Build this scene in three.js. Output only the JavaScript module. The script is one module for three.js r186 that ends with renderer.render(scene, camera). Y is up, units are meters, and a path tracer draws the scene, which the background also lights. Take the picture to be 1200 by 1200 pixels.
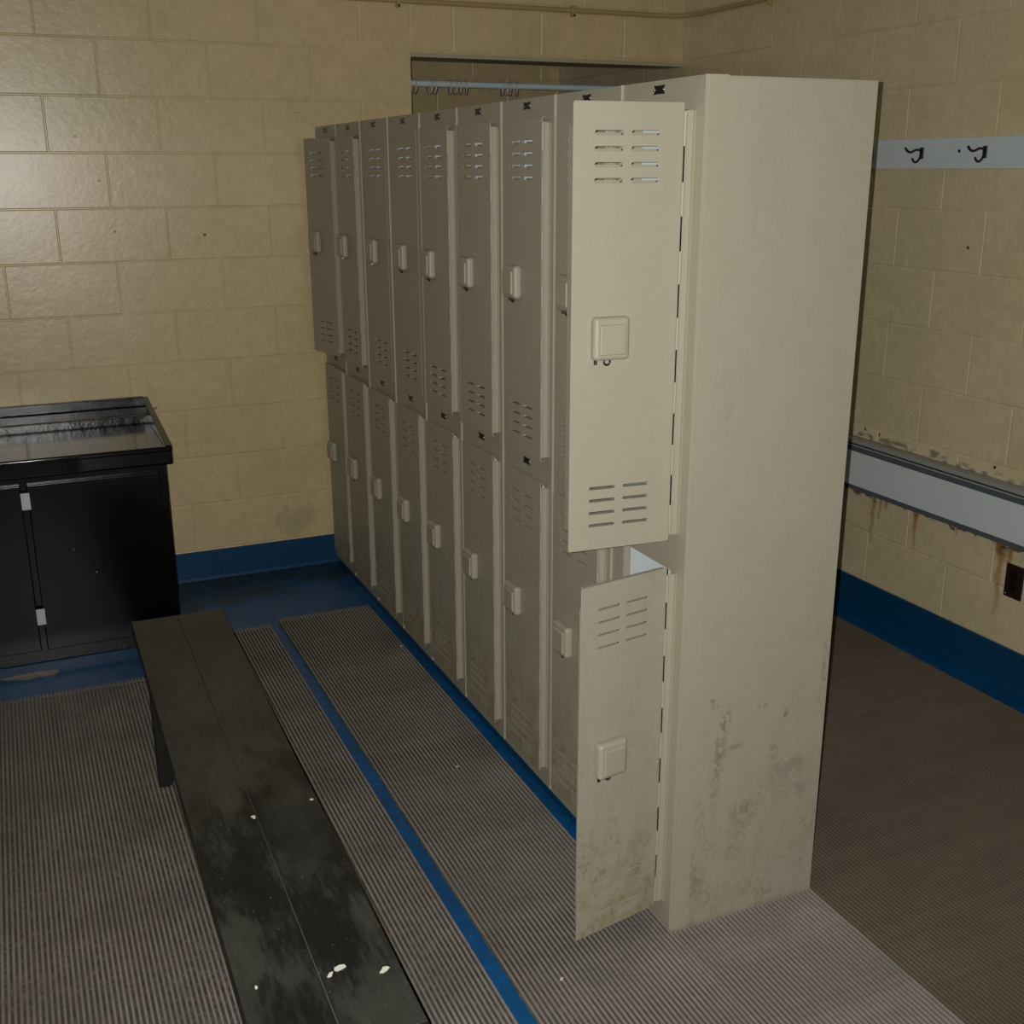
import * as THREE from 'three';
import { RoundedBoxGeometry } from 'three/addons/geometries/RoundedBoxGeometry.js';
import { mergeGeometries } from 'three/addons/utils/BufferGeometryUtils.js';

/* ------------------------------------------------------------------ camera, light, exposure */
const scene = new THREE.Scene();
scene.background = new THREE.Color(0x000000);
const renderer = new THREE.WebGLRenderer({ antialias: true });
renderer.toneMapping = THREE.LinearToneMapping;
renderer.toneMappingExposure = 1.0;
renderer.shadowMap.enabled = true;
renderer.shadowMap.type = THREE.PCFSoftShadowMap;

const EYE = new THREE.Vector3(-1.2322, 1.6958, 1.8761);
const FWD = new THREE.Vector3(0.3884, -0.2908, -0.8744).normalize();
const UPV = new THREE.Vector3(0.1211, 0.9568, -0.2644).normalize();
const RIGHT = new THREE.Vector3().crossVectors(FWD, UPV).normalize();
const camera = new THREE.PerspectiveCamera(48.872, 1, 0.05, 40);
camera.position.copy(EYE);
camera.up.copy(UPV);
camera.lookAt(EYE.clone().add(FWD));
scene.add(camera);

// the phone's flash: a small white LED a few centimetres to the left of the lens
const flash = new THREE.SpotLight(0xfffdf8, 15.4, 0, 1.3, 1, 2);
flash.position.copy(EYE).addScaledVector(RIGHT, -0.022).addScaledVector(UPV, 0.006);
flash.target.position.copy(EYE).addScaledVector(FWD, 3);
flash.castShadow = true;
flash.shadow.mapSize.set(2048, 2048);
flash.shadow.radius = 0.12;
scene.add(flash, flash.target);

/* ------------------------------------------------------------------ helpers */
let seed = 20240611;
const rnd = () => { seed = (seed * 1664525 + 1013904223) >>> 0; return seed / 4294967296; };
const rr = (a, b) => a + (b - a) * rnd();
const clamp = (v, a = 0, b = 1) => Math.min(b, Math.max(a, v));
const smooth = (a, b, x) => { const t = clamp((x - a) / (b - a)); return t * t * (3 - 2 * t); };
function hash(ix, iy, s) {
  let h = (ix * 374761393 + iy * 668265263 + s * 1442695041) | 0;
  h = Math.imul(h ^ (h >>> 13), 1274126177); h ^= h >>> 16;
  return (h >>> 0) / 4294967296;
}
function vnoise(x, y, s, px = 0, py = 0) {      // value noise, periodic when px, py are given
  const x0 = Math.floor(x), y0 = Math.floor(y), fx = x - x0, fy = y - y0;
  const w = (a, p) => p ? ((a % p) + p) % p : a;
  const ux = fx * fx * (3 - 2 * fx), uy = fy * fy * (3 - 2 * fy);
  const a = hash(w(x0, px), w(y0, py), s), b = hash(w(x0 + 1, px), w(y0, py), s);
  const c = hash(w(x0, px), w(y0 + 1, py), s), d = hash(w(x0 + 1, px), w(y0 + 1, py), s);
  return (a + (b - a) * ux) * (1 - uy) + (c + (d - c) * ux) * uy;
}
function fbm(x, y, s, oct = 4, p = 0) {
  let v = 0, a = 0.5, f = 1, n = 0;
  for (let i = 0; i < oct; i++) { v += a * vnoise(x * f, y * f, s + i * 17, p * f, p * f); n += a; a *= 0.5; f *= 2; }
  return v / n;
}
function tex(w, h, fn, { srgb = true, repeat = [1, 1], offset = [0, 0], wrap = true } = {}) {
  const d = new Uint8Array(w * h * 4);
  for (let y = 0; y < h; y++) for (let x = 0; x < w; x++) {
    const c = fn((x + 0.5) / w, (y + 0.5) / h), i = (y * w + x) * 4;
    d[i] = clamp(c[0], 0, 255); d[i + 1] = clamp(c[1], 0, 255); d[i + 2] = clamp(c[2], 0, 255); d[i + 3] = 255;
  }
  const t = new THREE.DataTexture(d, w, h, THREE.RGBAFormat);
  if (srgb) t.colorSpace = THREE.SRGBColorSpace;
  t.magFilter = THREE.LinearFilter; t.minFilter = THREE.LinearMipmapLinearFilter; t.generateMipmaps = true;
  t.wrapS = t.wrapT = wrap ? THREE.RepeatWrapping : THREE.ClampToEdgeWrapping;
  t.repeat.set(...repeat); t.offset.set(...offset); t.needsUpdate = true;
  return t;
}
const mixc = (a, b, t) => [a[0] + (b[0] - a[0]) * t, a[1] + (b[1] - a[1]) * t, a[2] + (b[2] - a[2]) * t];
function std(o) { return new THREE.MeshStandardMaterial({ roughness: 0.6, metalness: 0, ...o }); }
const taken = {};
function numbered(n) { const k = taken[n] = (taken[n] ?? -1) + 1; return k ? `${n}_${String(k).padStart(3, '0')}` : n; }
function metreUV(g) {                            // uv in metres from the dominant axis of each normal
  const q = g.index ? g.toNonIndexed() : g; const P = q.attributes.position, N = q.attributes.normal, uv = new Float32Array(P.count * 2);
  for (let i = 0; i < P.count; i++) {
    const ax = Math.abs(N.getX(i)), ay = Math.abs(N.getY(i)), az = Math.abs(N.getZ(i));
    const x = P.getX(i), y = P.getY(i), z = P.getZ(i);
    const [u, v] = ax >= ay && ax >= az ? [z, y] : ay >= az ? [x, z] : [x, y];
    uv[2 * i] = u; uv[2 * i + 1] = v;
  }
  q.setAttribute('uv', new THREE.BufferAttribute(uv, 2));
  return q;
}
function box(x0, x1, y0, y1, z0, z1) { const g = new THREE.BoxGeometry(x1 - x0, y1 - y0, z1 - z0); g.translate((x0 + x1) / 2, (y0 + y1) / 2, (z0 + z1) / 2); return metreUV(g); }
function rbox(x0, x1, y0, y1, z0, z1, r = 0.004, seg = 2) { const g = new RoundedBoxGeometry(x1 - x0, y1 - y0, z1 - z0, seg, r); g.translate((x0 + x1) / 2, (y0 + y1) / 2, (z0 + z1) / 2); return metreUV(g); }
function merge(list) { return list.length === 1 ? list[0] : mergeGeometries(list.map(g => { const q = g.index ? g.toNonIndexed() : g; for (const k of Object.keys(q.attributes)) if (!['position', 'normal', 'uv'].includes(k)) q.deleteAttribute(k); return q; })); }
function mesh(name, geo, mat, parent) {
  const m = new THREE.Mesh(Array.isArray(geo) ? merge(geo) : geo, mat);
  m.name = parent === scene || !parent ? numbered(name) : name;
  m.castShadow = m.receiveShadow = true;
  (parent || scene).add(m); return m;
}
function group(name) { const g = new THREE.Group(); g.name = numbered(name); scene.add(g); return g; }
function tag(o, label, category, grp) { o.userData.label = label; o.userData.category = category; if (grp) o.userData.group = grp; return o; }
function struct(o, label, category) { o.userData.kind = 'structure'; o.userData.label = label; o.userData.category = category; return o; }
function tube(pts, r, seg = 24, rad = 8) { return metreUV(new THREE.TubeGeometry(new THREE.CatmullRomCurve3(pts.map(p => new THREE.Vector3(...p))), seg, r, rad, false)); }

/* ------------------------------------------------------------------ measures (metres) */
const ZB = -2.8585, XW = 1.7342, ZFAR = -4.13;      // face of the back wall, of the right wall, of the shower's far wall
const XL = -4.2, ZF = 5.2, YC = 2.9;              // unseen left wall, wall behind the photographer, ceiling
const OPX = 0.4195, OPY = 2.146, TH = 0.2;          // shower opening
const UW = 0.3169, LH = 1.863, LD = 0.396, YB = 0.03;
const CO = 0.1357, CH = 0.2032, BL = 0.4064;        // block courses

/* ------------------------------------------------------------------ wall materials */
const PAINT = [223, 201, 154], PAINT_RIGHT = [222, 206, 168];
function wallPaint(u, v, s, paint = PAINT) {                       // cream-yellow paint: blotches and fine speckle
  let c = paint.slice();
  const n = fbm(u * 3.1, v * 3.1, s, 4) - 0.5, f = fbm(u * 38, v * 38, s + 5, 3) - 0.5;
  const k = 1 + n * 0.12 + f * 0.08;
  c = [c[0] * k, c[1] * k * (1 - n * 0.05), c[2] * k * (1 + n * 0.05)];
  const pit = hash(Math.floor(u * 260), Math.floor(v * 260), s + 9);
  if (pit > 0.9988) c = mixc(c, [126, 114, 86], 0.45);
  return c;
}
function dot(c, u, v, pu, pv, r, col, a = 1) { const d = Math.hypot(u - pu, v - pv); return d < r * 1.25 ? mixc(c, col, a * (1 - smooth(r * 0.75, r * 1.25, d))) : c; }
// back wall map covers x -2.6..2.0, y 0..2.8
const backMap = tex(1536, 1024, (a, b) => {
  const x = -2.6 + a * 4.6, y = b * 2.8; let c = wallPaint(x, y, 3);
  for (const [px, py, r] of [[-0.917, 1.819, 0.0045], [-0.470, 1.450, 0.005], [-0.85, 1.66, 0.004], [-0.81, 1.47, 0.004]]) c = dot(c, x, y, px, py, r, [28, 24, 18]);
  // scuffs near the foot of the wall and a short scratch above the cabinet
  const sc = fbm(x * 9, y * 9, 77, 4); if (Math.hypot((x + 0.13) * 1.1, (y - 0.215) * 1.7) < 0.13 * sc * 1.9) c = mixc(c, [150, 140, 112], 0.3 * smooth(0.45, 0.75, sc));
  if (Math.abs(y - 0.765 - (x + 0.73) * 0.1) < 0.004 && Math.abs(x + 0.73) < 0.013) c = mixc(c, [92, 78, 52], 0.7);
  return c;
}, { repeat: [1 / 4.6, 1 / 2.8], offset: [2.6 / 4.6, 0] });
// right wall map covers z -4.2..1.4, y 0..2.8; rust and bared paint follow the heater
const rustRuns = [[-1.365, 0.505, 0.20, 0.010], [-1.30, 0.505, 0.05, 0.012], [-1.33, 0.50, 0.10, 0.006], [-1.14, 0.50, 0.15, 0.011], [-0.94, 0.502, 0.05, 0.008], [-0.737, 0.50, 0.27, 0.016], [-0.70, 0.50, 0.16, 0.009], [-0.76, 0.50, 0.05, 0.012], [-0.5, 0.5, 0.2, 0.012], [-0.2, 0.5, 0.1, 0.01]];
const rightMap = tex(2048, 1024, (a, b) => {
  const z = -4.2 + a * 5.6, y = b * 2.8; let c = wallPaint(z + 40, y, 11, PAINT_RIGHT);
  if (y > 0.44 && y < 0.515) {                       // paint bared in a ragged line under the heater
    const e = 0.485 + 0.03 * (fbm(z * 16, 3, 5, 3) - 0.5) * 2; if (y > e) c = mixc(c, [190, 182, 168], 0.75);
    if (Math.abs(y - e) < 0.006 && fbm(z * 30, y * 30, 8, 2) > 0.55) c = mixc(c, [86, 74, 60], 0.75);
  }
  for (const [rz, ry, len, w] of rustRuns) {
    const t = (ry - y) / len; if (t < -0.05 || t > 1) continue;
    const wob = (vnoise(y * 26, rz * 50, 21) - 0.5) * 0.012, ww = w * (1 - 0.5 * t) * (0.6 + 0.8 * vnoise(y * 60, rz * 9, 23));
    const d = Math.abs(z - rz - wob) / ww; if (d < 1.6) c = mixc(c, t < 0.2 ? [110, 62, 34] : [156, 96, 44], (1 - smooth(0.4, 1.6, d)) * (0.85 - 0.6 * t) * (0.5 + 0.5 * vnoise(z * 160, y * 160, 4)));
  }
  if (y > 0.695 && y < 0.76) {                       // scraped paint above the heater
    const e = 0.715 + 0.02 * (fbm(z * 11, 9, 6, 3) - 0.35); const q = fbm(z * 34, y * 60, 31, 3);
    if (y < e && q > 0.45) c = mixc(c, [150, 142, 128], 0.4 * smooth(0.45, 0.6, q)); if (y < e + 0.006) c = mixc(c, [112, 102, 92], 0.55 * smooth(0.6, 0.7, q));
    for (const p of [[-1.448, 0.735], [-1.37, 0.73], [-0.81, 0.735]]) c = dot(c, z, y, p[0], p[1], 0.005, [30, 24, 22]);
  }
  for (const p of [[-1.035, 1.44, 0.005]]) c = dot(c, z, y, p[0], p[1], p[2], [40, 34, 28]);
  return c;
}, { repeat: [1 / 5.6, 1 / 2.8], offset: [4.2 / 5.6, 0] });
const wallBump = (() => { const t = tex(512, 512, (a, b) => {
  const l = fbm(a * 16, b * 16, 41, 2, 16), m = fbm(a * 48, b * 48, 43, 3, 48), g = fbm(a * 6, b * 6, 47, 2, 6);
  const v = 255 * (0.25 * g + 0.35 * l + 0.4 * m); return [v, v, v];
}, { srgb: false, repeat: [1 / 0.6, 1 / 0.6] }); return t; })();
const wallOpts = { roughness: 0.36, bumpMap: wallBump, bumpScale: 0.0018 };
const glossy = o => new THREE.MeshPhysicalMaterial({ metalness: 0, clearcoat: 0.8, clearcoatRoughness: 0.3, ...o });
const matBack = glossy({ map: backMap, ...wallOpts }), matRight = glossy({ map: rightMap, ...wallOpts });
const matPlain = std({ color: new THREE.Color().setRGB(0.64, 0.55, 0.31), roughness: 0.55, bumpMap: wallBump, bumpScale: 0.003 });
const matCeil = std({ color: new THREE.Color().setRGB(0.45, 0.44, 0.4), roughness: 0.85 });

/* ------------------------------------------------------------------ block walls */
function blockGeo(put, u0, u1, y0, y1, flip) {
  const b = 0.0035, D = 0.0017, pos = [], uv = [];
  const P = (u, y, d) => put(u, y, d);
  const quad = (a, b2, c, d) => { for (const q of [a, b2, c, a, c, d]) { pos.push(...P(...q)); uv.push(q[0], q[1]); } };
  const U0 = u0 + b, U1 = u1 - b, Y0 = y0 + b, Y1 = y1 - b;
  quad([U0, Y0, 0], [U1, Y0, 0], [U1, Y1, 0], [U0, Y1, 0]);
  quad([u0, y0, -D], [u1, y0, -D], [U1, Y0, 0], [U0, Y0, 0]);
  quad([U1, Y0, 0], [u1, y0, -D], [u1, y1, -D], [U1, Y1, 0]);
  quad([U0, Y1, 0], [U1, Y1, 0], [u1, y1, -D], [u0, y1, -D]);
  quad([u0, y0, -D], [U0, Y0, 0], [U0, Y1, 0], [u0, y1, -D]);
  const g = new THREE.BufferGeometry();
  g.setAttribute('position', new THREE.Float32BufferAttribute(pos, 3));
  g.setAttribute('uv', new THREE.Float32BufferAttribute(uv, 2));
  g.computeVertexNormals(); return g;
}
function layBlocks(parent, put, mat, uMin, uMax, yMin, yMax, jointOdd) {
  for (let m = -1; m < 13; m++) {
    const a = Math.max(yMin, CO + m * CH + 0.0015), b = Math.min(yMax, CO + (m + 1) * CH - 0.0015); if (b - a < 0.02) continue;
    const off = jointOdd + (Math.abs(m) % 2 ? 0 : CH); const k0 = Math.floor((uMin - off) / BL);
    for (let k = k0; off + k * BL < uMax; k++) {
      const c = Math.max(uMin, off + k * BL + 0.0015), d = Math.min(uMax, off + (k + 1) * BL - 0.0015); if (d - c < 0.02) continue;
      const lift = (hash(k, m, 5) - 0.5) * 0.0022;
      mesh('block', blockGeo((u, y, dd) => put(u, y, dd + lift), c, d, a, b), mat, parent);
    }
  }
}
{
  const w = struct(group('wall_back'), 'cream painted concrete block wall behind the black cabinet', 'wall');
  mesh('core', [box(XL, -2.4, 0, YC, ZB - TH, ZB), box(-2.4, OPX, 0, YC, ZB - TH, ZB - 0.002), box(OPX, XW, OPY, YC, ZB - TH, ZB - 0.002)], matBack, w);
  const put = (u, y, d) => [u, y, ZB + d];
  layBlocks(w, put, matBack, -2.4, OPX, 0, YC, -0.8142);
  layBlocks(w, put, matBack, OPX + 0.001, XW, OPY, YC, -0.8142);
  mesh('lintel_angle', box(OPX, XW, OPY - 0.003, OPY + 0.014, ZB - 0.12, ZB + 0.003), std({ color: 0xbdb297, roughness: 0.5 }), w);
}
{
  const w = struct(group('wall_right'), 'cream painted block wall with rust runs under the heater', 'wall');
  mesh('core', box(XW + 0.002, XW + 0.15, 0, YC, ZFAR - 0.2, ZF), matRight, w);
  layBlocks(w, (u, y, d) => [XW - d, y, u], matRight, ZFAR, 1.2, 0, YC, -1.1725);
}
{
  const w = struct(group('wall_shower'), 'block wall at the back of the shower beyond the opening', 'wall');
  mesh('core', box(-0.6, XW, 0, YC, ZFAR - 0.2, ZFAR - 0.003), matBack, w);
  layBlocks(w, (u, y, d) => [u, y, ZFAR + d], matBack, 0, XW, 1.35, YC, -0.62);
}
struct(mesh('wall_shower_side', box(-0.75, -0.6, 0, YC, ZFAR - 0.2, ZB - TH), matPlain), 'plain side wall of the shower', 'wall');
struct(mesh('wall_left', box(XL - 0.15, XL, 0, YC, ZB - TH, ZF), matPlain), 'plain wall on the cabinet side of the room', 'wall');
struct(mesh('wall_front', box(XL - 0.15, XW + 0.15, 0, YC, ZF, ZF + 0.15), matPlain), 'plain wall facing the shower opening', 'wall');
struct(mesh('ceiling', box(XL - 0.15, XW + 0.15, YC, YC + 0.15, ZFAR - 0.2, ZF + 0.15), matCeil), 'flat painted ceiling', 'ceiling');

/* ------------------------------------------------------------------ blue floor and cove base */
const BLUE = [8, 86, 142];
// floor map covers x -2.6..2.0, z -4.4..3.4
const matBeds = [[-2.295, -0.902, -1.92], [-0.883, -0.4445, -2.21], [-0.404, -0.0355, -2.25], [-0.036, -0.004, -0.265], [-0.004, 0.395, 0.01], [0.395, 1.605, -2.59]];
const floorMap = tex(1536, 1536, (a, b) => {
  const x = -2.6 + a * 4.6, z = -4.4 + b * 7.8; let n = fbm(x * 5, z * 5, 61, 4), f = fbm(x * 45, z * 45, 67, 3);
  let c = BLUE.map(v => v * (0.8 + 0.3 * n + 0.2 * (f - 0.5)));
  // darker grey band painted along the wall, ragged and grainy
  const g = fbm(x * 13, z * 13, 71, 4); const lim = 0.28 + 0.16 * (fbm(x * 4, 1, 73, 2) - 0.5);
  { const e = smooth(0.1, -0.1, z - ZB - lim - 0.3 * (g - 0.5)); const gr = fbm(x * 70, z * 70, 74, 3); if (z > ZB - 0.01 && e > 0) c = mixc(c, [42, 46, 48], 0.75 * e * smooth(0.3, 0.55, gr + 0.1)); }
  // bare screed where the paint has come away beside the cabinet
  const q = Math.hypot((x + 1.31) / 0.095, (z + 2.115) / 0.032) + (fbm(x * 30, z * 30, 79, 3) - 0.5) * 0.9; if (q < 1) c = mixc(c, [190, 158, 128], 0.85 * smooth(1, 0.75, q));
  // brown silt and pale clogs of lint lying in the open grooves under the mats
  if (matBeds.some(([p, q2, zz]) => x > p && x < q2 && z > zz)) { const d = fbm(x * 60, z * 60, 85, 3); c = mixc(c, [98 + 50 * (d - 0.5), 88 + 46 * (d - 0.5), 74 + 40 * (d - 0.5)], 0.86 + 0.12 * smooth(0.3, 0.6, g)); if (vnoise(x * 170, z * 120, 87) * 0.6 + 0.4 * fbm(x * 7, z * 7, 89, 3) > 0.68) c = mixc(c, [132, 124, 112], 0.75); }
  if (hash(Math.floor(x * 180), Math.floor(z * 180), 83) > 0.9985) c = mixc(c, [150, 150, 145], 0.6);
  return c;
}, { repeat: [1 / 4.6, 1 / 7.8], offset: [2.6 / 4.6, 4.4 / 7.8] });
const fineBump = tex(256, 256, (a, b) => { const v = 255 * fbm(a * 24, b * 24, 91, 3, 24); return [v, v, v]; }, { srgb: false, repeat: [1 / 0.3, 1 / 0.3] });
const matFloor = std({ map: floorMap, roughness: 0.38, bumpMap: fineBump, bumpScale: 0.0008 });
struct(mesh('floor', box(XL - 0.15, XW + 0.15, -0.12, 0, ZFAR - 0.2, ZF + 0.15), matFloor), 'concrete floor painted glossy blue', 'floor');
const matBase = std({ color: new THREE.Color().setRGB(0.003, 0.055, 0.135), roughness: 0.4, bumpMap: fineBump, bumpScale: 0.0006 });
function cove(len, h) {                               // extruded cove-base profile: thin strip with a flared toe
  const s = new THREE.Shape(); s.moveTo(0, 0); s.lineTo(0.008, 0); s.lineTo(0.006, 0.012); s.lineTo(0.006, h - 0.004); s.lineTo(0.003, h); s.lineTo(0, h); s.closePath();
  return metreUV(new THREE.ExtrudeGeometry(s, { depth: len, bevelEnabled: false, curveSegments: 5 }));
}
{ const g = cove(OPX - XL, 0.13); g.rotateY(-Math.PI / 2); g.translate(OPX, 0, ZB); struct(mesh('baseboard_back', g, matBase), 'blue cove base along the foot of the cabinet wall', 'baseboard'); }
{ const g = cove(ZF - ZFAR, 0.137); g.rotateY(Math.PI); g.translate(XW, 0, ZF); struct(mesh('baseboard_right', g, matBase), 'blue cove base along the foot of the heater wall', 'baseboard'); }

/* ------------------------------------------------------------------ ribbed mats */
const ribGrain = (base, s) => tex(512, 512, (a, b) => { const n = fbm(a * 8, b * 8, s, 4, 8), f = fbm(a * 64, b * 64, s + 3, 2, 64); const k = 0.86 + 0.26 * (n - 0.5) + 0.12 * (f - 0.5); return [base[0] * k, base[1] * k, base[2] * k]; }, { repeat: [1 / 0.9, 1 / 0.9] });
const matRib = std({ map: ribGrain([171, 163, 155], 101), roughness: 0.6 });
const matRibBrown = std({ map: ribGrain([128, 114, 98], 107), roughness: 0.7 });
function ribbedMat(x0, x1, z0, z1, mat, label, turn = 0, tongue = 0, tongueLen = 0) {
  const t = group('ribbed_mat'); tag(t, label, 'floor mat', 'ribbed runner mats on the blue floor');
  t.position.set(x0, 0, z1); t.rotation.y = turn;
  const W = x1 - x0, L = z1 - z0, pitch = 0.0118, n = Math.floor(W / pitch), ribs = [], s = new THREE.Shape();
  const rw = 0.0033;
  s.moveTo(-rw * 0.45, 0.0003); s.lineTo(-rw, 0.0095); s.lineTo(-rw * 0.7, 0.0112); s.lineTo(rw * 0.7, 0.0112); s.lineTo(rw, 0.0095); s.lineTo(rw * 0.45, 0.0003); s.closePath();
  const rib = metreUV(new THREE.ExtrudeGeometry(s, { depth: L, bevelEnabled: false })); rib.translate(0, 0, -L);
  for (let i = 0; i < n + tongue; i++) { const g = rib.clone(); if (i >= n) { const P = g.attributes.position; for (let k = 0; k < P.count; k++) if (P.getZ(k) < -L / 2) P.setZ(k, -z1 - tongueLen); } g.translate((i + 0.5) * W / n - (i >= n ? 0.0008 * (i - n + 1) : 0), 0, 0); ribs.push(metreUV(g)); }
  const r = mesh('ribs', ribs, mat, t); r.userData.kind = 'stuff';
  for (const z of [-L + 0.004, -0.004]) mesh('end_bar', box(0.001, W - 0.001, 0.0002, 0.0022, z - 0.003, z + 0.003), mat, t);   // the ribs are welded to a flat bar near either end
  return t;
}
ribbedMat(-2.3, -0.90, -1.925, 2.9, matRib, 'wide ribbed grey mat on the cabinet side of the bench');
ribbedMat(-0.885, -0.4425, -2.215, 2.9, matRib, 'narrow ribbed grey mat running under the black bench');
ribbedMat(-0.406, -0.0335, -2.255, 2.9, matRib, 'ribbed grey mat between the bench mat and the lockers', 0, 3, 0.27);
ribbedMat(-0.0015, 0.3965, 0.004, 2.9, matRib, 'ribbed grey mat butted against the bare locker end panel');
ribbedMat(0.397, 1.61, -2.6, 2.9, matRibBrown, 'brown ribbed mat on the heater side of the lockers');

/* ------------------------------------------------------------------ locker materials */
const TAN = [172, 166, 147];
function tanBase(u, v, s) { const n = fbm(u * 4, v * 4, s, 3) - 0.5, f = fbm(u * 90, v * 90, s + 2, 2) - 0.5; const k = 1 + n * 0.012 + f * 0.025; return [TAN[0] * k, TAN[1] * k, TAN[2] * k]; }
function grimeAt(c, u, v, s, amount) {               // scuffs and ground-in dirt with a grain of its own
  const g = fbm(u * 26, v * 16, s, 4), g2 = fbm(u * 130, v * 90, s + 3, 3);
  const a = smooth(0.38, 0.7, g) * (0.25 + 1.3 * smooth(0.45, 0.7, g2)) * amount; c = mixc(c, [126, 117, 94], clamp(a));
  if (hash(Math.floor(u * 340), Math.floor(v * 340), s + 7) > 0.9975) c = mixc(c, [86, 76, 58], 0.55 * amount);
  return c;
}
const tanMap = tex(512, 512, (a, b) => tanBase(a * 1.2, b * 1.2, 121), { repeat: [1 / 1.2, 1 / 1.2] });
const matTan = std({ map: tanMap, roughness: 0.48, bumpMap: fineBump, bumpScale: 0.00006 });
// lower doors: u = z (-0.24..0), v = y (0..0.85), dirtied by years of feet
const lowDoorMap = tex(384, 1024, (a, b) => {
  const u = a * 0.25, v = b * 0.87; let c = tanBase(u, v, 131);
  const ragged = fbm(u * 9, v * 6, 137, 4); c = grimeAt(c, u, v, 139, 0.08 + 0.26 * smooth(0.55, 0.1, v + 0.5 * (ragged - 0.5)));
  c = mixc(c, [146, 122, 82], 0.3 * smooth(0.45, 0.75, fbm(u * 22, v * 34, 149, 4)) * smooth(0.3, 0.1, v + 0.2 * (ragged - 0.5)));
  return c;
}, { repeat: [1 / 0.25, 1 / 0.87], offset: [1, 0] });
const matLowDoor = std({ map: lowDoorMap, roughness: 0.5, bumpMap: fineBump, bumpScale: 0.00008 });
// end panel: u = x (0..0.4), v = y (0..1.87)
const smears = [[0.119, 0.520, 0.012, 0.028, 0.75], [0.282, 0.507, 0.008, 0.01, 0.9], [0.216, 0.538, 0.012, 0.006, 0.6], [0.112, 0.447, 0.012, 0.05, 0.5], [0.10, 0.38, 0.012, 0.09, 0.34], [0.18, 0.278, 0.028, 0.03, 0.4], [0.382, 0.62, 0.006, 0.03, 0.7], [0.384, 0.56, 0.006, 0.015, 0.8], [0.082, 0.576, 0.006, 0.005, 0.6], [0.254, 0.415, 0.012, 0.02, 0.35], [0.06, 0.10, 0.02, 0.05, 0.35], [0.09, 0.56, 0.008, 0.006, 0.5], [0.15, 0.45, 0.02, 0.006, 0.4], [0.30, 0.36, 0.05, 0.03, 0.3], [0.34, 0.30, 0.03, 0.02, 0.3]];
const endMap = tex(640, 2048, (a, b) => {
  const u = a * 0.4, v = b * 1.87; let c = tanBase(u + 5, v, 151); c = grimeAt(c, u, v, 157, 0.05);
  const rag = fbm(u * 8, v * 5, 161, 4); c = grimeAt(c, u * 1.3, v, 163, 0.2 * smooth(0.6, 0.3, v + 0.4 * (rag - 0.5)));
  for (const [su, sv, ru, rv, k] of smears) { const d = Math.hypot((u - su) / ru, (v - sv) / rv); if (d < 1.8) { const g = fbm(u * 120, v * 80, 167, 3); c = mixc(c, [104, 98, 84], 0.6 * k * (1 - smooth(0.3, 1.8, d)) * smooth(0.3, 0.62, g) * 1.2); } }
  for (const [su, sv] of [[0.085, 1.22], [0.31, 1.02]]) { if (Math.abs((u - su) - (v - sv) * 0.5) < 0.0012 && Math.abs(v - sv) < 0.012) c = mixc(c, [140, 131, 110], 0.5); }
  return c;
}, { repeat: [1 / 0.4, 1 / 1.87] });
const matEnd = std({ map: endMap, roughness: 0.5, bumpMap: fineBump, bumpScale: 0.00007 });
const matPale = std({ color: new THREE.Color().setRGB(0.62, 0.68, 0.70), roughness: 0.55 });
const matPlate = std({ color: 0x0b0b0c, roughness: 0.45 });
const matSteel = std({ color: 0xb9bcc0, roughness: 0.3, metalness: 1 });
const matDarkSteel = std({ color: 0x4a4640, roughness: 0.4, metalness: 0.9 });
const matLock = std({ map: tanMap, roughness: 0.42 });

/* ------------------------------------------------------------------ lockers */
const DW = 0.228, DT = 0.0155;
function slotPath(cx, cy, w, h) {
  const p = new THREE.Path(), r = h / 2 * 0.98, a = w / 2 - r;
  p.moveTo(cx - a, cy - r); p.lineTo(cx + a, cy - r); p.absarc(cx + a, cy, r, -Math.PI / 2, Math.PI / 2, false); p.lineTo(cx - a, cy + r); p.absarc(cx - a, cy, r, Math.PI / 2, Math.PI * 1.5, false); return p;
}
const doorGeoCache = {};
function louverSpots(h, tier) {
  const out = [];
  for (const end of ['top', 'bottom']) for (let r = 0; r < 4; r++) for (const cx of [DW * 0.68, DW * 0.35]) {
    const sh = tier === 'upper' ? (end === 'top' ? 0.0085 : 0.0062) : 0.0046;
    out.push([cx, end === 'top' ? h - 0.055 - r * 0.0285 : 0.052 + r * 0.0262, 0.058, sh]);
  }
  return out;
}
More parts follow.
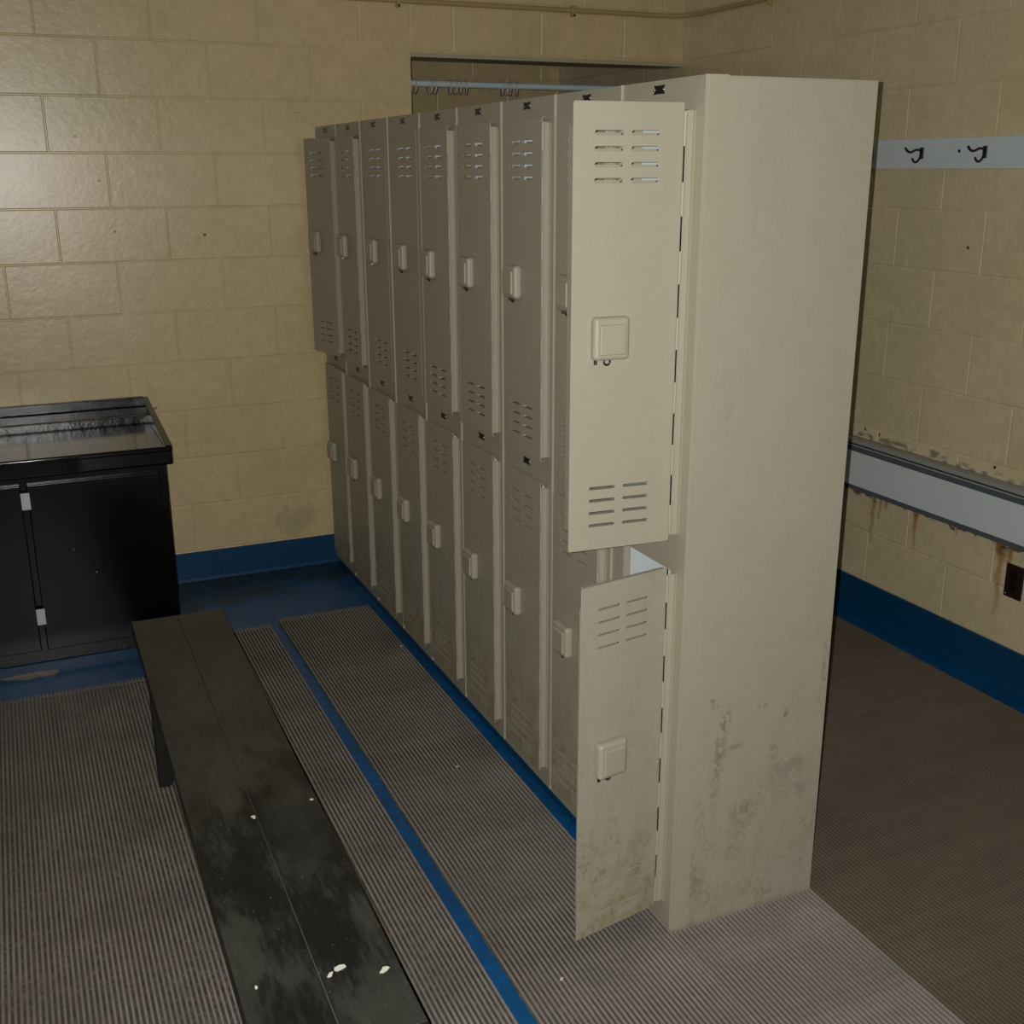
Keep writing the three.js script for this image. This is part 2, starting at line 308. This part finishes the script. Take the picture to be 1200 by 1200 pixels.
function doorGeo(h, tier) {
  const key = tier + h.toFixed(3); if (doorGeoCache[key]) return doorGeoCache[key];
  const r = 0.005, s = new THREE.Shape();
  s.moveTo(r, 0); s.lineTo(DW - r, 0); s.quadraticCurveTo(DW, 0, DW, r); s.lineTo(DW, h - r); s.quadraticCurveTo(DW, h, DW - r, h); s.lineTo(r, h); s.quadraticCurveTo(0, h, 0, h - r); s.lineTo(0, r); s.quadraticCurveTo(0, 0, r, 0);
  for (const [cx, cy, w, sh] of louverSpots(h, tier)) s.holes.push(slotPath(cx, cy, w, sh));
  const g = new THREE.ExtrudeGeometry(s, { depth: 0.0014, bevelEnabled: true, bevelSize: 0.0006, bevelThickness: 0.0006, bevelSegments: 1, bevelOffset: -0.0006, curveSegments: 3 });
  g.rotateY(Math.PI / 2);
  const parts = [metreUV(g),
    rbox(0.001, DT - 0.001, 0.012, h - 0.012, -0.0016, 0, 0.0006, 1),                     // hinge-side return
    rbox(0.001, tier === 'upper' ? 0.021 : 0.006, 0.044, h - 0.044, -DW + 0.0002, -DW + 0.0018, 0.0006, 1),      // latch-side return, trimmed at its corners
    box(0.001, DT - 0.004, 0.0005, 0.0017, -DW + 0.006, -0.006), box(0.001, DT - 0.004, h - 0.0017, h - 0.0005, -DW + 0.006, -0.006)];
  return doorGeoCache[key] = merge(parts);
}
// a pressed blade behind each slot
const louverGeo = (() => { const g = new THREE.BoxGeometry(0.0008, 0.013, 0.058); g.rotateZ(-0.42); return metreUV(g); })();
const lockBody = rbox(-0.012, 0.012, -0.042, 0.042, -0.0385, 0.0385, 0.0095, 3);
const lockFace = rbox(-0.0035, 0.0035, -0.029, 0.030, -0.029, 0.027, 0.003, 2);
const lockStaple = (() => { const g = new THREE.TorusGeometry(0.0065, 0.0022, 6, 12); g.rotateY(Math.PI / 2); return metreUV(g); })();
const lockPin = metreUV(new THREE.CylinderGeometry(0.0035, 0.0035, 0.012, 8));
const plateGeo = (() => {                              // black number plate with notched ends
  const s = new THREE.Shape(), w = 0.021, h = 0.0088; s.moveTo(-w, -h); s.quadraticCurveTo(0, -h * 0.75, w, -h); s.quadraticCurveTo(w * 0.5, 0, w, h); s.quadraticCurveTo(0, h * 0.75, -w, h); s.quadraticCurveTo(-w * 0.5, 0, -w, -h);
  const g = new THREE.ExtrudeGeometry(s, { depth: 0.0016, bevelEnabled: false, curveSegments: 5 }); g.rotateY(-Math.PI / 2); return metreUV(g);
})();
const rivetGeo = metreUV(new THREE.SphereGeometry(0.0032, 8, 6));

function locker(k, o) {
  const t = group('locker'); tag(t, o.label, 'locker', 'tan two-tier lockers');
  const y0 = o.y0, z1 = 0, z0 = -UW, hz = o.hinge;    // local: near edge at z = 0
  t.position.set(0, 0, -k * UW);
  const lo = [o.lo[0], o.lo[1]], up = [o.up[0], o.up[1]], fz = hz - DW;
  // carcass: pale inside
  const e = 0.0015;
  mesh('carcass', [box(0.019, LD - 0.002, y0 + 0.004, LH - 0.004, z1 - 0.004, z1 - 0.0025), box(0.019, LD - 0.002, y0 + 0.004, LH - 0.004, z0 + 0.001, z0 + 0.0025),
    box(LD - 0.004, LD - 0.0025, y0, LH - 0.004, z0 + 0.003, z1 - 0.005), box(0.004, LD - 0.005, LH - 0.008, LH - 0.005, z0 + 0.003, z1 - 0.005),
    box(0.004, LD - 0.005, (lo[1] + up[0]) / 2 - 0.012, (lo[1] + up[0]) / 2 - 0.010, z0 + 0.003, z1 - 0.005), box(0.019, LD - 0.005, y0 + 0.01, y0 + 0.012, z0 + 0.003, z1 - 0.005)], matPale, t);
  // face frame with openings behind the doors
  const f = new THREE.Shape(); f.moveTo(0, y0); f.lineTo(UW - 0.0005, y0); f.lineTo(UW - 0.0005, LH); f.lineTo(0, LH); f.closePath();
  for (const [a, b] of [lo, up]) { const p = new THREE.Path(); p.moveTo(-hz + 0.012, a + 0.012); p.lineTo(-fz - 0.012, a + 0.012); p.lineTo(-fz - 0.012, b - 0.012); p.lineTo(-hz + 0.012, b - 0.012); p.closePath(); f.holes.push(p); }
  const fg = new THREE.ExtrudeGeometry(f, { depth: 0.0018, bevelEnabled: false }); fg.rotateY(Math.PI / 2);
  const fr = [metreUV(fg)];
  fr.push(box(-0.0055, 0.0005, y0 + (k ? 0.006 : 0.012), LH, -0.004, -0.0005));                                   // proud edge bead
  for (const [a, b] of [lo, up]) { fr.push(box(0.0015, 0.018, a + 0.012, b - 0.012, fz + 0.0105, fz + 0.012), box(0.0015, 0.018, a + 0.012, b - 0.012, hz - 0.012, hz - 0.0105), box(0.0015, 0.018, a + 0.0105, a + 0.012, fz + 0.012, hz - 0.012), box(0.0015, 0.018, b - 0.012, b - 0.0105, fz + 0.012, hz - 0.012)); }
  if (k === 0) fr.push(box(0.0005, 0.044, y0, LH, -0.002, 0.0015), rbox(0.0005, 0.004, y0, LH, -0.006, 0.0018, 0.0012, 1));
  mesh('face_frame', fr, matTan, t);
  if (k === 0) mesh('end_panel', [box(0.044, LD, y0, LH - 0.003, -0.002, 0.0003), rbox(0.044, LD, LH - 0.0045, LH - 0.0015, -0.004, 0.0012, 0.0006, 1)], matEnd, t).userData.label = 'scuffed flat end panel with dark smears';
  for (const [tier, [a, b], ang, sink] of [['lower', lo, o.angLo, o.sinkLo || 0], ['upper', up, o.angUp, o.sinkUp || 0]]) {
    const h = b - a, d = mesh('door', doorGeo(h, tier), tier === 'lower' ? matLowDoor : matTan, t);
    d.position.set(-0.0015 - DT + sink, a, hz); d.rotation.y = ang * Math.PI / 180;
    if (ang > 40) d.userData.label = `${tier} door standing wide open`;
    for (const [cx, cy, w, sh] of louverSpots(h, tier)) { const l = mesh('louver', louverGeo, tier === 'lower' ? matLowDoor : matTan, d); const low = tier === 'lower' || cy < h / 2; l.position.set(low ? 0.0075 : 0.0085, cy + (low ? -sh / 2 - 0.0005 : -0.006), -cx); if (low) l.rotation.z = -1.1; }
    const ly = h / 2 + (tier === 'upper' ? o.lockUp : o.lockLo), lz = -(DW - 0.078);
    const lb = mesh('lock_box', lockBody, matLock, d); lb.position.set(-0.0115, ly, lz);
    const lf = mesh('lock_cover', lockFace, matLock, d); lf.position.set(-0.0245, ly - 0.002, lz + 0.001);
    const st = mesh('lock_staple', lockStaple, o.chrome && tier === 'upper' ? matSteel : matDarkSteel, d); st.position.set(-0.008, ly - 0.046, lz - 0.004);
    const pn = mesh('lock_pin', lockPin, o.chrome && tier === 'upper' ? matSteel : matDarkSteel, d); pn.position.set(-0.006, ly - 0.045, lz - 0.028);
    // continuous hinge: frame leaf and alternate knuckles
    const hg = [box(-DT - 0.001, 0.0002, a + 0.014, b - 0.014, hz + 0.0045, hz + 0.0058), box(-0.0016, 0.0002, a + 0.014, b - 0.014, hz + 0.0045, hz + 0.012)], n = 7, seg = (h - 0.03) / (2 * n - 1);
    for (let i = 0; i < n; i++) { const c = new THREE.CylinderGeometry(0.0036, 0.0036, seg * 0.98, 8); c.translate(-DT - 0.0015, a + 0.015 + (2 * i + 0.5) * seg, hz + 0.0032); hg.push(metreUV(c)); }
    if (sink === 0) mesh('hinge', hg, matTan, t);
    const pl = mesh('number_plate', plateGeo, matPlate, t); const py = tier === 'upper' ? (b + LH) / 2 + 0.006 : (lo[1] + up[0]) / 2 + 0.004;
    pl.position.set(-0.0002, py, (hz + fz) / 2 - 0.008); pl.userData.label = 'small black number plate';
    for (const s of [-1, 1]) { const rv = mesh('rivet', rivetGeo, matSteel, pl); rv.position.set(-0.0005, 0, s * 0.0165); }
  }
  return t;
}
const ord = ['', 'first', 'second', 'third', 'fourth', 'fifth', 'sixth', 'seventh'];
const base = { y0: YB, lo: [0.073, 0.914], up: [0.970, 1.816], hinge: -0.042, lockUp: 0.026, lockLo: 0.052, angLo: 0.6, angUp: 0.6 };
locker(0, { ...base, y0: 0.0, lo: [0.048, 0.886], up: [0.947, 1.816], hinge: -0.050, lockUp: 0.0, lockLo: 0.02, angUp: 86, angLo: 100, label: 'end locker with both tan doors swung open and a bare side panel' });
for (let k = 1; k < 8; k++) {
  const extra = { 1: { angLo: 1.6, angUp: 1.2 }, 2: {}, 3: { angUp: 1.4 }, 4: { angLo: 1.2 }, 5: { sinkUp: 0.0165, angUp: 0 }, 6: { sinkUp: 0.0165, angUp: 0, chrome: true }, 7: { angUp: 1.0, chrome: true } }[k];
  locker(k, { ...base, ...extra, label: `closed tan locker, ${ord[k]} along the row from the open-doored end locker` });
}
locker(8, { ...base, angUp: 11.5, angLo: 1.5, sinkLo: 0.004, label: 'tan locker touching the cream block wall, its upper door ajar' });
struct(mesh('trim_1', rbox(0.004, LD - 0.01, 0, YB, ZB + 0.03, -UW - 0.004, 0.003, 1), matBase), 'low blue plinth under the closed lockers', 'plinth');

/* ------------------------------------------------------------------ bench */
const benchMap = tex(512, 1024, (a, b) => {
  const u = a * 0.28, v = b * 1.9; let c = [62, 62, 57]; const n = fbm(u * 9, v * 5, 171, 4), f = fbm(u * 160, v * 40, 173, 3), w = fbm(u * 11 + 9, v * 5, 175, 3);
  c = c.map(q => q * (0.78 + 0.35 * n + 0.3 * (f - 0.5)));
  const worn = smooth(0.3, 0.62, w + 0.35 * (f - 0.5)) * smooth(0.95, 1.3, v + 0.8 * (n - 0.5)); c = mixc(c, [16, 16, 15], 0.85 * worn);     // gloss-black patches where dust is wiped off
  const h = hash(Math.floor(u * 420), Math.floor(v * 420), 177); if (h > 0.9982) c = mixc(c, [128, 124, 112], 0.65);
  return c;
}, { repeat: [1 / 0.28, 1 / 1.9], offset: [0.5, 0.5] });
const matBench = std({ map: benchMap, roughness: 0.5, bumpMap: fineBump, bumpScale: 0.0004 });
const matBenchLeg = std({ color: 0x121211, roughness: 0.55 });
{
  const t = group('bench'); tag(t, 'long low black wooden bench of two boards in front of the lockers', 'bench');
  t.position.set(-0.8925, 0, -0.405); t.rotation.y = -0.0105;
  const L = 1.85, H = 0.45, W = 0.2565;
  mesh('board', rbox(-W / 2, -0.0001, H - 0.038, H, -L / 2, L / 2, 0.0012, 1), matBench, t);
  mesh('board', rbox(0.0001, W / 2, H - 0.038, H, -L / 2, L / 2, 0.0012, 1), matBench, t);
  for (const z of [-0.745, 0.745]) {
    const s = new THREE.Shape(), w = 0.112, f = 0.03; s.moveTo(-w, 0.0115); s.lineTo(-w + f, 0.0115); s.lineTo(-w + f + 0.05, 0.075); s.lineTo(w - f - 0.05, 0.075); s.lineTo(w - f, 0.0115); s.lineTo(w, 0.0115); s.lineTo(w, H - 0.038); s.lineTo(-w, H - 0.038); s.closePath();
    const g = new THREE.ExtrudeGeometry(s, { depth: 0.036, bevelEnabled: true, bevelSize: 0.002, bevelThickness: 0.002, bevelSegments: 1, bevelOffset: -0.002 }); g.translate(0, 0, z - 0.018); mesh('leg', metreUV(g), matBenchLeg, t);
  }
  const sm = new THREE.Shape(); sm.moveTo(0, 0.45); sm.lineTo(-0.0009, -L / 2 + 0.004); sm.lineTo(0.0009, -L / 2 + 0.004); sm.closePath(); const sg = new THREE.ExtrudeGeometry(sm, { depth: 0.0302, bevelEnabled: false }); sg.rotateX(-Math.PI / 2); sg.translate(0, H - 0.03, 0);
  mesh('seam', metreUV(sg), std({ color: 0x55534a, roughness: 0.8 }), t).userData.label = 'thin paler strip along the joint';  // paler strip set between the boards, widening towards one end
  mesh('stretcher', rbox(-0.018, 0.018, H - 0.11, H - 0.04, -0.728, 0.728, 0.003, 1), matBenchLeg, t);
}

/* ------------------------------------------------------------------ black cabinet */
const cabBump = tex(512, 512, (a, b) => { const g = fbm(a * 10, b * 10, 181, 3, 10), m = fbm(a * 60, b * 60, 183, 2, 60); const v = 255 * (0.75 * g + 0.25 * m); return [v, v, v]; }, { srgb: false, repeat: [1 / 0.5, 1 / 0.5] });
const matCab = std({ color: 0x060607, roughness: 0.1, bumpMap: cabBump, bumpScale: 0.0002 });
const matSplash = std({ color: 0x06070a, roughness: 0.24, bumpMap: cabBump, bumpScale: 0.0013 });
const matCabFront = std({ color: 0x030304, roughness: 0.22, bumpMap: cabBump, bumpScale: 0.0003 });
const matChip = std({ color: 0xcfd3d2, roughness: 0.5 });
{
  const t = group('counter_cabinet'); tag(t, 'glossy black cabinet with a splashback counter against the block wall', 'cabinet');
  const xl = -1.95, xr = -0.772, zf = -2.225, zk = ZB + 0.024;
  mesh('body', [rbox(xl, xr, 0.0, 0.69, zk, zf, 0.003, 1)], matCabFront, t);
  mesh('countertop', [rbox(xl, xr + 0.02, 0.69, 0.748, zk, zf + 0.035, 0.008, 3), rbox(xl, xr + 0.021, 0.737, 0.757, zf + 0.012, zf + 0.037, 0.007, 3)], matCab, t);
  const sp = mesh('splashback', [rbox(xl, xr + 0.004, 0.748, 0.782, ZB + 0.003, zk + 0.006, 0.004, 2), rbox(xl, xr + 0.004, 0.785, 0.823, ZB + 0.003, zk + 0.006, 0.004, 2)], matSplash, t); sp.userData.label = 'upright black splashback';
  { const s = new THREE.Shape(); s.moveTo(0, 0); s.lineTo(-(zf + 0.03 - zk), 0); s.lineTo(-(zf + 0.03 - zk), 0.012); s.lineTo(0, 0.074); s.closePath();
    const g = new THREE.ExtrudeGeometry(s, { depth: 0.016, bevelEnabled: true, bevelSize: 0.003, bevelThickness: 0.003, bevelSegments: 2, bevelOffset: -0.003 }); g.rotateY(Math.PI / 2); g.scale(1, 1, 1); g.translate(xr + 0.002, 0.748, zk);
    mesh('side_splash', metreUV(g), matCab, t); }
  // two doors hung on a centre stile
  for (const [a, b, hx] of [[-1.75, -1.262, -1.262], [-1.243, -0.80, -1.243]]) {
    const d = mesh('door', rbox(a, b, 0.05, 0.663, zf - 0.001, zf + 0.017, 0.004, 2), matCabFront, t);
    if (hx > -1.25) for (const y of [0.607, 0.180]) { const h = mesh('hinge', rbox(hx - 0.022, hx + 0.007, y - 0.03, y + 0.03, zf + 0.0165, zf + 0.0205, 0.0012, 1), matChip, d); h.userData.label = 'pale grey hinge leaf'; }
    if (hx > -1.25) { const kn = mesh('knob', metreUV(new THREE.SphereGeometry(0.006, 10, 8)), matSteel, d); kn.position.set(-1.049, 0.319, zf + 0.019); const sc = mesh('screw', metreUV(new THREE.SphereGeometry(0.0035, 8, 6)), matSteel, d); sc.position.set(-1.1166, 0.413, zf + 0.018); }
  }
}

/* ------------------------------------------------------------------ heater on the right wall */
const matHeater = std({ color: new THREE.Color().setRGB(0.70, 0.77, 0.79), roughness: 0.45 });
const matHeaterDark = std({ color: new THREE.Color().setRGB(0.10, 0.12, 0.13), roughness: 0.5 });
const matHeaterEdge = std({ color: new THREE.Color().setRGB(0.36, 0.37, 0.36), roughness: 0.45 });
{
  const t = group('wall_heater'); tag(t, 'long pale grey convector heater on the wall behind the lockers', 'heater');
  const z0 = -2.4, z1 = 1.0;
  mesh('back_plate', box(XW - 0.006, XW - 0.0005, 0.503, 0.699, z0, z1), matHeaterDark, t);
  mesh('front_panel', rbox(XW - 0.056, XW - 0.052, 0.524, 0.656, z0, z1, 0.0015, 1), matHeater, t);
  mesh('top_rail', [rbox(XW - 0.045, XW - 0.0005, 0.692, 0.699, z0, z1, 0.002, 1), rbox(XW - 0.047, XW - 0.040, 0.672, 0.678, z0, z1, 0.002, 1), rbox(XW - 0.048, XW - 0.044, 0.684, 0.699, z0, z1, 0.0015, 1)], matHeaterEdge, t);
  mesh('grille', box(XW - 0.042, XW - 0.006, 0.655, 0.671, z0, z1), matHeaterDark, t);
  mesh('bottom_rail', rbox(XW - 0.05, XW - 0.0005, 0.503, 0.522, z0, z1, 0.003, 1), matHeaterDark, t);
  for (const z of [-2.398, 0.998]) mesh('end_cap', rbox(XW - 0.058, XW - 0.0005, 0.503, 0.70, z - 0.004, z + 0.004, 0.002, 1), matHeater, t);
}

/* ------------------------------------------------------------------ hook rail */
const matRail = std({ color: new THREE.Color().setRGB(0.66, 0.74, 0.78), roughness: 0.5, bumpMap: fineBump, bumpScale: 0.0005 });
const matHook = std({ color: 0x2c2e2c, roughness: 0.4, metalness: 0.6 });
{
  const t = group('hook_rail'); tag(t, 'pale blue-grey wooden hook rail on the block wall', 'coat rack');
  mesh('board', rbox(XW - 0.021, XW - 0.0005, 1.693, 1.793, -2.3, 0.9, 0.003, 2), matRail, t);
  const fx = XW - 0.021;
  for (const z of [-1.80, -1.5208, -1.2799 + 0.012, -0.9985 + 0.012, -0.70, -0.42, -0.14]) {
    const y = 1.748, g = [rbox(fx - 0.005, fx + 0.001, y - 0.022, y + 0.016, z - 0.008, z + 0.008, 0.002, 2),
      tube([[fx - 0.003, y + 0.006, z], [fx - 0.026, y + 0.008, z], [fx - 0.05, y + 0.000, z], [fx - 0.066, y + 0.004, z], [fx - 0.076, y + 0.014, z]], 0.0042, 18, 7),
      tube([[fx - 0.003, y - 0.006, z], [fx - 0.012, y - 0.024, z], [fx - 0.024, y - 0.033, z], [fx - 0.035, y - 0.029, z], [fx - 0.042, y - 0.020, z]], 0.0038, 18, 7)];
    mesh('hook', g, matHook, t);
  }
  for (const z of [-1.0976, -0.5]) { const g = new THREE.CylinderGeometry(0.0055, 0.0055, 0.002, 12); g.rotateZ(Math.PI / 2); g.translate(fx - 0.0006, 1.7497, z); mesh('screw', metreUV(g), matHook, t); }
}

/* ------------------------------------------------------------------ outlet, pipe, curtain rod */
{
  const t = group('outlet_plate'); tag(t, 'dark brown outlet plate low on the block wall under the heater', 'outlet');
  const z = -0.668, y = 0.374, m = std({ color: 0x2a1c16, roughness: 0.35 });
  mesh('plate', rbox(XW - 0.008, XW - 0.0005, y - 0.058, y + 0.058, z - 0.036, z + 0.036, 0.003, 2), m, t);
  for (const s of [-1, 1]) { const g = new THREE.CylinderGeometry(0.016, 0.016, 0.004, 16); g.rotateZ(Math.PI / 2); g.translate(XW - 0.009, y + s * 0.02, z); mesh('socket', metreUV(g), std({ color: 0x17100c, roughness: 0.4 }), t); }
  const g = new THREE.SphereGeometry(0.004, 8, 6); g.translate(XW - 0.008, y - 0.047, z - 0.026); mesh('screw', metreUV(g), matSteel, t);
}
{
  const t = group('conduit_pipe'); tag(t, 'thin painted conduit pipe clipped along the top of the block walls', 'pipe');
  const y = 2.352, m = std({ map: backMap, color: 0xd8d2c4, roughness: 0.4 }), zc = ZB + 0.014, xc = XW - 0.014;
  mesh('pipe', tube([[XL + 0.02, y, zc], [-1, y, zc], [0.4, y, zc], [1.2, y, zc], [xc - 0.14, y, zc], [xc - 0.045, y, zc + 0.012], [xc - 0.010, y, zc + 0.048], [xc, y, zc + 0.14], [xc, y, -2.2], [xc, y, -1.2], [xc, y, 1.0]], 0.0105, 140, 8), m, t);
  for (const x of [-0.5, 0.367, 1.1617]) { const c = mesh('pipe_clip', rbox(x - 0.008, x + 0.008, y - 0.026, y + 0.020, ZB + 0.0005, ZB + 0.027, 0.003, 1), m, t); const s = mesh('screw', metreUV(new THREE.SphereGeometry(0.005, 8, 6)), matHook, c); s.position.set(x, y - 0.020, ZB + 0.027); }
  for (const z of [-2.2, -1.2]) mesh('pipe_clip', rbox(XW - 0.027, XW - 0.0005, y - 0.026, y + 0.020, z - 0.008, z + 0.008, 0.003, 1), m, t);
}
const ROD = [2.048, -2.965];
{
  const t = group('curtain_rod'); tag(t, 'pale blue shower curtain rod across the opening', 'curtain rod');
  const m = std({ color: new THREE.Color().setRGB(0.62, 0.74, 0.78), roughness: 0.35 });
  const g = new THREE.CylinderGeometry(0.0135, 0.0135, XW - OPX - 0.004, 16); g.rotateZ(Math.PI / 2); g.translate((OPX + XW) / 2, ROD[0], ROD[1]); mesh('rod', metreUV(g), m, t);
  for (const x of [OPX + 0.004, XW - 0.007]) { const f = new THREE.CylinderGeometry(0.03, 0.03, 0.006, 20); f.rotateZ(Math.PI / 2); f.translate(x, ROD[0], ROD[1]); mesh('flange', metreUV(f), m, t); }
}
{
  const m = std({ color: new THREE.Color().setRGB(0.62, 0.58, 0.47), roughness: 0.4 });
  [0.4696, 0.535, 0.558, 0.6288, 0.652, 0.676, 0.704, 0.8734, 0.893, 0.913, 0.944].forEach((x, i) => {
    const g = new THREE.TorusGeometry(0.0285, 0.0032, 8, 24); g.rotateY(Math.PI / 2 + rr(-0.35, 0.35)); g.translate(x, ROD[0] + 0.0135 - 0.0283 + 0.003, ROD[1]);
    tag(mesh('curtain_ring', metreUV(g), m), 'bare curtain ring hanging on the pale blue shower rod', 'curtain ring', 'bare rings on the shower rod');
  });
}

/* ------------------------------------------------------------------ flakes of paint lying about */
const matFlake = std({ color: 0xe6e2d6, roughness: 0.7 });
function flake(x, y, z, r, label, grp) {
  const s = new THREE.Shape(), n = 7; for (let i = 0; i < n; i++) { const a = i / n * Math.PI * 2, q = r * rr(0.5, 1.1); i ? s.lineTo(Math.cos(a) * q * 1.2, Math.sin(a) * q * 0.75) : s.moveTo(q * 1.2, 0); }
  const g = new THREE.ExtrudeGeometry(s, { depth: 0.0012, bevelEnabled: false }); g.rotateX(-Math.PI / 2); g.rotateY(rr(0, 6)); g.translate(x, y, z);
  tag(mesh('paint_flake', metreUV(g), matFlake), label, 'paint flake', grp);
}
for (const [x, z, r, l] of [[-0.9012, -0.1555, 0.0065, 'lone white paint flake beside the pale joint, mid-bench'], [-0.8654, 0.3518, 0.011, 'largest white paint flake on the black bench'], [-0.8837, 0.3614, 0.007, 'white paint flake touching the bench joint beside the largest flake'], [-0.9995, 0.342, 0.004, 'tiny white paint flake on the bench board away from the lockers'], [-0.7778, -0.1737, 0.004, 'tiny white paint flake on the bench edge facing the lockers'], [-0.800, 0.385, 0.008, 'white paint flake on the locker-side board near the bench end']]) flake(x, 0.4502, z, r, l, 'flakes on the bench');
for (const [x, z, r, l] of [[-0.0489, -1.8018, 0.006, 'white paint flake at the mat edge near the far lockers'], [-0.3052, 0.046, 0.006, 'white paint flake on the mat beside the open lower door'], [-0.1791, -0.8975, 0.005, 'white paint flake mid-mat in front of the closed lockers']]) flake(x, 0.0113, z, r, l, 'flakes on the mat');

renderer.render(scene, camera);
